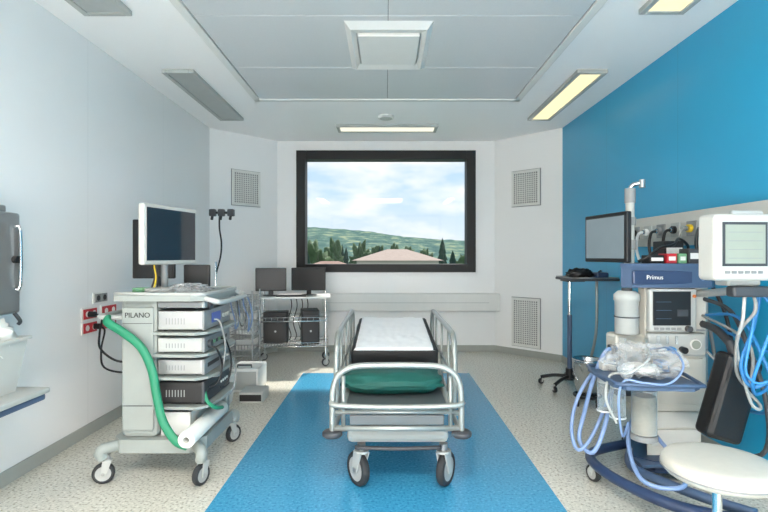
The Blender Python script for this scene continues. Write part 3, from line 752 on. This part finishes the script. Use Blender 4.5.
b=MB().bx((1.76,4.62,1.12),(2.22,5.08,1.145),M_dgrey,.01); b.tube([(1.77,4.63,1.15),(2.21,4.63,1.15),(2.21,5.07,1.15),(1.77,5.07,1.15)],.006,M_silver,sub=1,closed=True); b.fin('table_top',t)
b=MB().tube([(2.02,4.68,1.12),(2.02,4.70,.6),(1.99,4.88,.2),(TX+.02,TY-.02,.15)],.014,M_tube,sub=4); b.fin('brace',t)
b=MB().blob((1.90,4.78,1.185),(.22,.16,.09),M_black,jit=.6,freq=3,nu=30,nv=14,seed=9,ridged=True); b.fin('cable_bundle',label='black bundled cable with connector on the table',cat='cable')
b=MB().bx((2.03,4.70,1.146),(2.15,4.85,1.20),M_navy,.015); b.cyl((2.06,4.72,1.20),(2.11,4.80,1.21),.012,M_black); b.fin('instrument_case',label='small dark blue instrument case on the table',cat='case')
BX,BY=1.84,4.46
t=thing('kick_bucket','stainless steel kick bucket with rolled rim','bucket',(BX,BY,0))
b=MB().lathe([(0,.06),(.085,.06),(.095,.07),(.125,.40),(.135,.415),(.125,.425),(.117,.41),(.09,.08),(0,.075)],(BX,BY,0),M_steel,n=36); b.fin('bucket_body',t)
b=MB().torus((BX,BY,.09),.115,.012,M_black)
for i in range(4):
    a=i*math.pi/2+.4; b.cyl((BX+.115*math.cos(a),BY+.115*math.sin(a),.0),(BX+.115*math.cos(a),BY+.115*math.sin(a),.09),.014,M_black,n=12)
b.fin('base_ring',t)
b=MB().torus((BX,BY,.40),.128,.004,M_steel); b.tube([(BX-.12,BY,.40),(BX-.15,BY-.06,.33),(BX-.13,BY-.11,.25)],.004,M_steel); b.fin('handle',t)

# ------------------------------------------------------------------ anaesthesia machine
an=thing('anaesthesia_machine','large cream and blue anaesthesia machine with screens, trays and hoses','medical machine',(1.72,3.15,0))
b=MB()
b.prism([(1.57,2.96),(1.94,2.96),(1.98,3.0),(1.98,3.5),(1.88,3.5),(1.56,3.02)],.42,1.17,M_body,'Z'); b.prism([(1.60,2.99),(1.93,2.99),(1.96,3.5),(1.86,3.5)],.13,.44,M_body,'Z')
b.bx((1.575,2.945,.905),(1.93,2.965,.915),M_grey)
b.bx((1.585,2.952,.46),(1.92,2.962,.74),M_body,.004)
b.fin('cabinet',an)
b=MB().prism([(1.50,2.99),(1.60,2.90),(1.85,2.88),(1.98,2.95),(1.98,3.5),(1.70,3.5)],.07,.14,M_navy,'Z')
b.tube([(1.60,3.25,.11),(1.33,3.12,.11),(1.255,2.95,.11),(1.30,2.70,.11),(1.44,2.45,.11),(1.66,2.32,.11),(1.9,2.3,.11)],.03,M_navy,n=12)
b.tube([(1.55,3.1,.12),(1.45,2.85,.12),(1.6,2.55,.12),(1.78,2.34,.12)],.026,M_slate,n=12)
b.bx((1.5,2.86,.115),(1.72,3.0,.135),M_slate,.006)
b.fin('base',an)
for x,y in ((1.255,2.95),(1.62,2.36),(1.72,3.46),(1.93,3.44)): caster(an,x,y,.05,w=.035,topz=.12,ang=1.9)
for z in (.20,.31):
    MB().bx((1.62,2.975,z),(1.91,2.992,z+.10),M_offwhite,.006).fin('drawer',an)
b=MB().prism([(1.43,2.97),(1.47,2.92),(1.94,2.90),(1.99,2.95),(1.99,3.52),(1.74,3.52)],1.17,1.30,M_slate,'Z'); b.bx((1.47,2.905,1.19),(1.95,2.935,1.275),M_navy,.01)
b.prism([(1.42,2.96),(1.46,2.905),(1.94,2.885),(2.0,2.94),(2.0,3.53),(1.73,3.53)],1.295,1.315,M_slate,'Z'); b.fin('top_deck',an)
text('Primus',.036,(1.60,2.9035,1.232),(math.pi/2,0,0),M_white,an)
MB().cyl((1.885,2.906,1.232),(1.885,2.898,1.232),.018,M_lbhose,n=24).fin('dial',an)
d=MB().box((1.715,2.935,1.035),(.285,.045,.26),M_lgrey,.012).fin('display_housing',an)
MB().bx((1.592,2.908,.945),(1.818,2.914,1.148),M_screenoff,.002).fin('display_screen',d)
for i in range(3): MB().bx((1.61,2.9055,.985+i*.05),(1.70,2.9085,.987+i*.05),M_slate).fin('screen_trace',d)
MB().bx((1.735,2.9055,1.0),(1.80,2.9085,1.04),M_dgrey).fin('screen_field',d)
MB().cyl((1.838,2.914,1.12),(1.838,2.905,1.12),.010,M_orange,n=14).fin('button',d)
MB().cyl((1.80,2.914,.926),(1.80,2.885,.926),.018,M_dgrey,n=18).fin('knob',d)
for i in range(5): MB().bx((1.60+i*.034,2.906,.919),(1.625+i*.034,2.914,.933),M_grey,.002).fin('button',d)
b=MB().bx((1.57,2.92,.76),(1.92,2.965,.895),M_lgrey,.012); f=b.fin('flow_panel',an)
for i,m in enumerate((M_white,M_bhose,M_black)): MB().cyl((1.63+i*.07,2.922,.80),(1.63+i*.07,2.885,.80),.02,m,n=18).fin('knob',f)
for i in range(3): MB().cyl((1.62+i*.055,2.905,.835),(1.62+i*.055,2.905,.885),.008,M_clear,n=10).fin('flow_tube',f)
MB().cyl((1.85,2.922,.83),(1.85,2.91,.83),.032,M_white,n=24).cyl((1.85,2.912,.83),(1.85,2.907,.83),.026,M_lcd,n=24).fin('gauge',f)
b=MB().prism([(1.22,2.62),(1.26,2.56),(1.60,2.53),(1.66,2.58),(1.68,2.97),(1.24,3.0)],.655,.68,M_slate,'Z')
b.tube([(1.22,2.62,.685),(1.26,2.56,.685),(1.60,2.53,.685),(1.66,2.58,.685),(1.68,2.97,.685),(1.24,3.0,.685)],.011,M_slate,sub=2,closed=True)
b.bx((1.4,2.9,.60),(1.6,3.1,.66),M_dgrey,.01); b.fin('worktop',an)
b=MB().bx((1.41,2.98,.50),(1.60,3.12,.62),M_dgrey,.015); b.bx((1.40,2.98,.62),(1.60,3.12,.88),M_body,.02)
b.cyl((1.37,2.96,.82),(1.37,2.96,.74),.025,M_black); b.cyl((1.44,2.965,.70),(1.44,2.965,.86),.02,M_clear); b.fin('breathing_block',an)
b=MB().lathe([(0,0),(.062,0),(.068,.01),(.068,.2),(.074,.205),(.074,.24),(.05,.262),(0,.266)],(1.47,2.98,.885),M_lgrey,n=28)
b.cyl((1.47,2.98,1.145),(1.47,2.98,1.165),.03,M_dgrey); b.torus((1.47,2.98,.99),.069,.004,M_dgrey); b.fin('vaporiser',an)
b=MB().cyl((1.48,2.80,.655),(1.48,2.80,.60),.075,M_dgrey); b.cyl((1.48,2.80,.60),(1.48,2.80,.345),.068,M_clear,n=28); b.cyl((1.48,2.80,.34),(1.48,2.80,.31),.072,M_grey,n=28)
b.cyl((1.48,2.80,.345),(1.48,2.80,.56),.062,M_beige,n=28); b.fin('absorber_canister',an)
for x,y in ((1.32,2.78),(1.30,2.90)):
    b=MB().cyl((x,y,.655),(x,y,.61),.04,M_lgrey); b.cyl((x,y,.61),(x,y,.45),.042,M_clear,n=20); b.cyl((x,y,.45),(x,y,.44),.045,M_white,n=20)
    b.fin('suction_jar',an)
b=MB().box((1.88,2.68,.585),(.20,.13,.47),M_black,.03,rot=(0,math.radians(16),0),seg=3); b.cyl((1.93,2.7,.80),(1.93,2.74,.88),.025,M_dgrey)
b.tube([(1.93,2.74,.87),(1.93,2.85,.93),(1.92,2.98,.95)],.022,M_dgrey); b.fin('breathing_bag',an)
b=MB().cyl((1.52,3.04,1.31),(1.52,3.04,1.70),.026,M_lgrey); b.cyl((1.52,3.04,1.69),(1.52,3.04,1.78),.032,M_grey); b.tube([(1.52,3.04,1.76),(1.53,3.03,1.80),(1.58,3.0,1.81)],.014,M_steel); b.cyl((1.575,3.0,1.78),(1.575,3.0,1.83),.018,M_silver)
b.cyl((1.52,3.04,1.40),(1.52,3.04,1.46),.036,M_grey); b.cyl((1.52,3.04,1.55),(1.52,3.04,1.60),.034,M_grey)
b.cyl((1.485,3.03,1.31),(1.485,3.03,1.62),.007,M_white); b.fin('support_pole',an)
scr=MB(); ang2=math.radians(-82)
c=Vector((1.42,3.14,1.475)); R=Matrix.Rotation(ang2,3,'Z')
def loc(p): return R@Vector(p)+c
scr.box(c,(.46,.035,.31),M_black,.008,rot=(0,0,ang2)); s1=scr.fin('side_monitor',an)
MB().box(loc((0,-.0185,0)),(.41,.004,.26),M_scrglow,0,rot=(0,0,ang2)).fin('screen',s1)
MB().tube([loc((0,.02,0)),(1.50,3.10,1.46),(1.52,3.04,1.43)],.016,M_dgrey,sub=3).fin('monitor_arm',an)
c=Vector((1.71,2.32,1.40)); a3=math.radians(4)
b=MB().box(c,(.40,.12,.31),M_offwhite,.02,rot=(0,0,a3),seg=3); b.box(c+Vector((0,0,.16)),(.16,.03,.03),M_lgrey,.01,rot=(0,0,a3)); pm=b.fin('patient_monitor',an,label='white patient monitor with pale screen')
R=Matrix.Rotation(a3,3,'Z')
def L2(p): return R@Vector(p)+c
MB().box(L2((-.055,-.0605,.015)),(.220,.004,.205),M_dgrey,0,rot=(0,0,a3)).fin('bezel',pm)
MB().box(L2((-.055,-.0625,.015)),(.195,.004,.18),M_lcd,0,rot=(0,0,a3)).fin('screen',pm)
for i in range(4): MB().box(L2((-.055,-.0650,.07-i*.04)),(.165,.002,.003),M_grey,0,rot=(0,0,a3)).fin('screen_trace',pm)
for i in range(5):
    for j in range(2): MB().box(L2((.085+j*.032,-.0615,.085-i*.035)),(.022,.006,.016),M_dgrey if (i+j)%3 else M_orange,.002,rot=(0,0,a3)).fin('button',pm)
MB().cyl(L2((.10,-.06,-.11)),L2((.10,-.08,-.11)),.02,M_dgrey,n=20).fin('knob',pm)
for i in range(6): MB().box(L2((-.14+i*.032,-.0615,-.115)),(.024,.005,.014),M_grey,.002,rot=(0,0,a3)).fin('button',pm)
b=MB().bx((1.64,2.34,1.215),(1.80,2.44,1.25),M_lgrey,.01); b.tube([(1.72,2.40,1.22),(1.80,2.55,1.18),(1.88,2.8,1.15),(1.90,2.98,1.13)],.022,M_lgrey); b.bx((1.64,2.30,1.165),(1.86,2.36,1.215),M_dgrey,.01); b.fin('mount_arm',an)
def pack(x0,x1,y0,y1,h,m,lab,z=1.315,rz=0,name='supply_box'):
    b=MB().bx((x0,y0,z),(x1,y1,z+h),m,.004); b.bx((x0+.01,y0-.002,z+h*.3),(x1-.01,y0+.001,z+h*.7),M_white)
    b.fin(name,label=lab,cat='box')
pack(1.60,1.69,2.96,3.06,.05,M_black,'small black box on top of the machine')
pack(1.70,1.76,2.95,3.05,.06,M_red,'small red supply box on top of the machine')
pack(1.77,1.82,2.95,3.03,.06,M_paleg,'small green supply box on top of the machine')
pack(1.83,1.91,2.95,3.05,.09,M_dgrey,'dark box on top of the machine')
pack(1.76,1.88,3.08,3.22,.14,M_black,'black device on top of the machine')
pack(1.92,1.98,2.95,3.1,.07,M_white,'white carton on top of the machine')
pack(1.60,1.65,2.84,2.93,.06,M_bhose,'small blue carton on the worktop',z=.682)
pack(1.28,1.36,2.88,2.95,.05,M_white,'small white carton on the worktop',z=.682)
b=MB().tube([(1.55,3.0,1.325),(1.60,2.97,1.36),(1.68,2.99,1.41),(1.78,3.02,1.43),(1.86,3.1,1.47),(1.95,3.15,1.42),(1.96,3.2,1.33)],.009,M_black); b.fin('cable',an)
hp=[([(1.40,2.97,.80),(1.32,2.94,.78),(1.26,2.96,.62),(1.22,3.0,.40),(1.18,2.98,.24),(1.22,2.88,.20),(1.30,2.9,.35),(1.38,2.98,.55)],.013,M_lbhose),
    ([(1.40,2.98,.72),(1.30,3.02,.66),(1.20,3.05,.48),(1.14,3.0,.30),(1.15,2.92,.20),(1.25,2.95,.28),(1.40,3.0,.56)],.011,M_lbhose),
    ([(1.56,2.97,.52),(1.42,2.86,.30),(1.36,2.6,.17),(1.5,2.5,.17),(1.6,2.62,.2),(1.62,2.92,.28)],.012,M_lbhose),
    ([(1.84,2.36,1.20),(1.93,2.32,1.10),(1.95,2.32,.95),(1.88,2.34,.80),(1.79,2.38,.72),(1.76,2.42,.82),(1.82,2.42,1.0),(1.84,2.40,1.17)],.009,M_bhose),
    ([(1.80,2.34,1.18),(1.88,2.28,1.02),(1.87,2.26,.88),(1.78,2.30,.76),(1.74,2.36,.80),(1.77,2.36,1.0),(1.79,2.36,1.17)],.007,M_bhose),
    ([(1.83,2.34,1.18),(1.82,2.30,1.05),(1.78,2.30,.92),(1.76,2.34,.76),(1.82,2.40,.68),(1.90,2.42,.72),(1.96,2.45,.85),(1.95,2.97,.95)],.008,M_bhose),
    ([(1.76,2.34,1.18),(1.74,2.3,1.10),(1.72,2.38,.98),(1.76,2.45,.78),(1.86,2.5,.70),(1.93,2.6,.90),(1.92,2.97,1.0)],.008,M_gcable),
    ([(1.72,2.34,1.18),(1.71,2.34,1.05),(1.74,2.42,.90),(1.84,2.46,.62),(1.94,2.55,.60),(1.93,2.97,.80)],.008,M_lgrey),
    ([(1.93,2.97,1.1),(1.97,2.8,1.05),(1.92,2.6,.9),(1.95,2.5,.6),(2.0,2.6,.3),(1.96,2.96,.2)],.012,M_dgrey),
    ([(1.94,2.97,1.0),(1.95,2.7,1.02),(1.93,2.5,.84),(1.96,2.45,.62),(2.02,2.7,.5),(1.96,2.97,.6)],.009,M_bhose),
    ([(1.57,2.95,.86),(1.50,2.80,.84),(1.42,2.64,.80),(1.30,2.60,.74),(1.24,2.70,.70),(1.20,2.66,.58),(1.24,2.62,.46)],.007,M_lgrey),
    ([(1.58,2.93,.80),(1.60,2.74,.84),(1.56,2.56,.78),(1.46,2.52,.70),(1.34,2.54,.70),(1.26,2.58,.70),(1.22,2.56,.60),(1.26,2.6,.40),(1.34,2.7,.44)],.006,M_lbhose)]
for pts,r,m in hp: MB().tube(pts,r,m,n=10).fin('hose',an)
b=MB().blob((1.45,2.77,.765),(.36,.32,.17),M_bag,jit=.5,freq=2.0,nu=90,nv=44,seed=2,ridged=True,smooth=False)
b.fin('plastic_bag',label='crumpled clear plastic bag on the blue worktop',cat='plastic bag')
b=MB().blob((1.45,2.77,.72),(.20,.16,.06),M_paper,jit=.4,freq=2.5,nu=30,nv=16,seed=8,ridged=True)
b.fin('gauze_pad',label='white folded tubing pack inside the clear bag',cat='medical supply')
b=MB().lathe([(0,0),(.012,0),(.03,.02),(.045,.05),(.05,.075),(.055,.08)],(1.30,2.64,.69),M_clear,n=20); b.cyl((1.30,2.64,.685),(1.30,2.64,.70),.012,M_white)
b.fin('oxygen_mask',label='small clear breathing mask on the blue worktop',cat='mask')

# ------------------------------------------------------------------ stool
t=thing('round_stool','round white padded swivel stool on a chrome column','stool',(1.316,1.94,0))
b=MB().lathe([(0,0),(.16,0),(.19,.004),(.203,.018),(.207,.035),(.203,.052),(.19,.064),(.15,.069),(0,.072)],(1.325,1.94,.485),mat('stool_vinyl',(184,181,171),.5,bump=.1,nscale=30),n=48); b.torus((1.325,1.94,.512),.207,.003,M_grey,n=48,k=6); b.fin('seat',t)
b=MB().cyl((1.316,1.94,.25),(1.316,1.94,.485),.018,M_chrome); b.cyl((1.316,1.94,.1),(1.316,1.94,.30),.028,M_dgrey); b.lathe([(.02,0),(.12,.0),(.12,.008),(.02,.02)],(1.316,1.94,.468),M_dgrey); b.fin('column',t)
b=MB()
for i in range(5):
    a=i*2*math.pi/5+.94; b.tube([(1.316,1.94,.12),(1.316+.12*math.cos(a),1.94+.12*math.sin(a),.11),(1.316+.24*math.cos(a),1.94+.24*math.sin(a),.08)],.017,M_chrome)
b.cyl((1.316,1.94,.08),(1.316,1.94,.14),.035,M_dgrey); b.fin('star_base',t)
for i in range(5):
    a=i*2*math.pi/5+.94; caster(t,1.316+.24*math.cos(a),1.94+.24*math.sin(a),.03,w=.028,topz=.085,ang=a+1)

# ------------------------------------------------------------------ exterior
b=MB(); b.add([(-250,10,-5),(250,10,-5),(250,170,-5),(-250,170,-5)],[[0,1,2,3]],M_hill)
o=b.fin('meadow',label='flat grassy ground below the window',cat='ground'); o['kind']='stuff'
b=MB(); nx,ny=260,80; vs=[];fs=[]
for j in range(ny+1):
    y=170+ (j/ny)**1.3*700
    for i in range(nx+1):
        x=(i/nx-.5)*2*(60+y*.8)
        s=max(0,min(1,(y-170)/400)); s=s*s*(3-2*s)
        px=x/y
        ridge=26-8*max(-1,min(1.2,px/.17))+3*noise.noise(Vector((px*12,1,2)))
        h=-5+s*(ridge+5)+s*3*noise.noise(Vector((x*.010,y*.008,1)))+ s*1.6*noise.noise(Vector((x*.09,y*.05,4)))
        if y>600: h-= (y-600)*.12
        vs.append((x,y,h))
for j in range(ny):
    for i in range(nx): k=j*(nx+1)+i; fs.append([k,k+1,k+nx+2,k+nx+1])
b.add(vs,fs,M_hill,True); o=b.fin('hillside',label='wooded hills beyond the window',cat='hill'); o['kind']='stuff'
def house(x0,x1,y0,y1,ze,zr,label,mr,hip=.8):
    t=thing('house',label,'house',((x0+x1)/2,(y0+y1)/2,-5))
    b=MB().bx((x0,y0,-5),(x1,y1,ze),M_hwall)
    b.fin('house_wall',t)
    b=MB(); o=.5; ym=(y0+y1)/2; hx=(y1-y0)/2*hip
    V=[(x0-o,y0-o,ze-.1),(x1+o,y0-o,ze-.1),(x1+o,y1+o,ze-.1),(x0-o,y1+o,ze-.1),(x0+hx,ym,zr),(x1-hx,ym,zr)]
    b.add(V,[[0,1,5,4],[1,2,5],[2,3,4,5],[3,0,4],[3,2,1,0]],mr); b.fin('roof',t)
    n=int((x1-x0)/2.2)
    for i in range(n):
        xx=x0+(i+.7)*(x1-x0)/(n+.4); MB().bx((xx-.4,y0-.04,ze-1.6),(xx+.4,y0+.02,ze-.6),M_dgrey).fin('window',t)
house(-3.0,5.4,50,57,1.0,2.1,'pale house with a low terracotta hipped roof',M_roof2,.9)
house(-6.2,-2.8,37,41,.45,.95,'house with low brown tiled roof beyond the window',M_roof,.5)
def tree(x,y,z1,r,kind,lab):
    t=thing('tree',lab,'tree',(x,y,-5),group='trees beyond the window')
    MB().cyl((x,y,-5),(x,y,z1-1),.25,M_bark,r2=.08,n=8).fin('trunk',t)
    b=MB()
    if kind:
        zb=-3.5; n=8
        for i in range(n):
            z=zb+(z1-zb)*i/n*.95; rr=r*(1-i/n)+.15; vs=[]; k=14
            for q in range(k):
                a=2*math.pi*q/k; f=1.15 if q%2 else .8; vs.append((x+rr*f*math.cos(a),y+rr*f*math.sin(a),z))
            vs.append((x,y,min(z1,z+(z1-zb)/n*1.9)))
            b.add(vs,[[q,(q+1)%k,k] for q in range(k)],M_leaf2)
    else:
        h=(z1+3.5)
        b.blob((x,y,z1-h/2),(2*r,2*r,h),M_leaf,jit=.7,freq=3.2,nu=36,nv=24,seed=x)
        b.blob((x+.6*r,y,z1-h*.6),(1.4*r,1.4*r,h*.6),M_leaf,jit=.7,freq=3.5,nu=26,nv=18,seed=x+3)
    b.fin('foliage',t)
TR=[(7.4,64,3.8,1.3,1),(9.3,68,2.2,1.3,1),(-9.0,60,2.5,2.0,0),(-7.4,68,3.0,1.5,0),(-4.9,60,2.5,.8,1),(-3.8,73.5,2.8,1.4,0),(-1.4,78,2.6,1.2,0),(-.9,70,2.9,.6,1),(1.3,81,2.4,1.4,0),(3.9,86,2.5,1.5,0),
    (7.4,92,2.2,1.6,0),(12.5,72,2.0,1.8,0),(15.5,84,2.2,2.0,0),(-13.0,70,2.8,2.0,0),(-8.4,52,2.0,.9,1),(-.6,94,3.0,.8,1),(-15.5,84,3.0,2.0,0),(-7.0,78,3.3,.8,1)]
for x,y,z1,r,k in TR: tree(x,y,z1,r,k,'dark conifer beyond the window' if k else 'leafy green tree beyond the window')

# ------------------------------------------------------------------ world, sun, portals
w=bpy.data.worlds.new('sky'); scene.world=w; w.use_nodes=True; nt=w.node_tree; bg=nt.nodes['Background']
tc=nt.nodes.new('ShaderNodeTexCoord'); sp=nt.nodes.new('ShaderNodeSeparateXYZ'); nt.links.new(tc.outputs['Generated'],sp.inputs[0])
gr=nt.nodes.new('ShaderNodeValToRGB'); nt.links.new(sp.outputs[2],gr.inputs[0])
gr.color_ramp.elements[0].position=0.0; gr.color_ramp.elements[0].color=rgb((228,237,243))
gr.color_ramp.elements[1].position=0.45; gr.color_ramp.elements[1].color=rgb((164,205,236))
e=gr.color_ramp.elements.new(.12); e.color=rgb((194,221,241))
mp=nt.nodes.new('ShaderNodeMapping'); mp.inputs['Scale'].default_value=(3.2,3.2,9.0); mp.inputs['Location'].default_value=(.4,0,.3)
nz=nt.nodes.new('ShaderNodeTexNoise'); nz.inputs['Scale'].default_value=1.6; nz.inputs['Detail'].default_value=7; nz.inputs['Roughness'].default_value=.55
nt.links.new(tc.outputs['Generated'],mp.inputs[0]); nt.links.new(mp.outputs[0],nz.inputs['Vector'])
cr=nt.nodes.new('ShaderNodeValToRGB'); cr.color_ramp.elements[0].position=.42; cr.color_ramp.elements[1].position=.62
nt.links.new(nz.outputs['Fac'],cr.inputs[0])
mx=nt.nodes.new('ShaderNodeMix'); mx.data_type='RGBA'; mx.inputs[7].default_value=rgb((254,254,254))
nt.links.new(cr.outputs[0],mx.inputs[0]); nt.links.new(gr.outputs[0],mx.inputs[6]); nt.links.new(mx.outputs[2],bg.inputs[0])
bg.inputs[1].default_value=0.54
sl=bpy.data.lights.new('sun','SUN'); sl.energy=3.0; sl.angle=.05; sl.color=(1,.96,.88)
so=bpy.data.objects.new('sun',sl); COL.objects.link(so)
dirv=Vector((-.30,-.70,-.88)); so.rotation_euler=dirv.to_track_quat('-Z','Y').to_euler(); so.location=(5,15,20)
for (sx_,sy_,lo,ro) in ((2.5,1.7,(0,YB+.24,2.0),(-math.pi/2,0,0)),(3.6,1.7,(0,Y0-.14,1.85),(math.pi/2,0,0))):
    pl=bpy.data.lights.new('window_portal','AREA'); pl.shape='RECTANGLE'; pl.size=sx_; pl.size_y=sy_; pl.cycles.is_portal=True
    po=bpy.data.objects.new('window_portal',pl); COL.objects.link(po); po.location=lo; po.rotation_euler=ro

# ------------------------------------------------------------------ camera
cd=bpy.data.cameras.new('camera'); cd.sensor_width=36; cd.lens=36*488/768; cd.shift_x=-2/768; cd.clip_end=3000
co=bpy.data.objects.new('camera',cd); COL.objects.link(co); co.location=(0,0,1.36); co.rotation_euler=(math.pi/2,0,0)
scene.camera=co
scene.view_settings.view_transform='Standard'
scene.view_settings.exposure=1.1
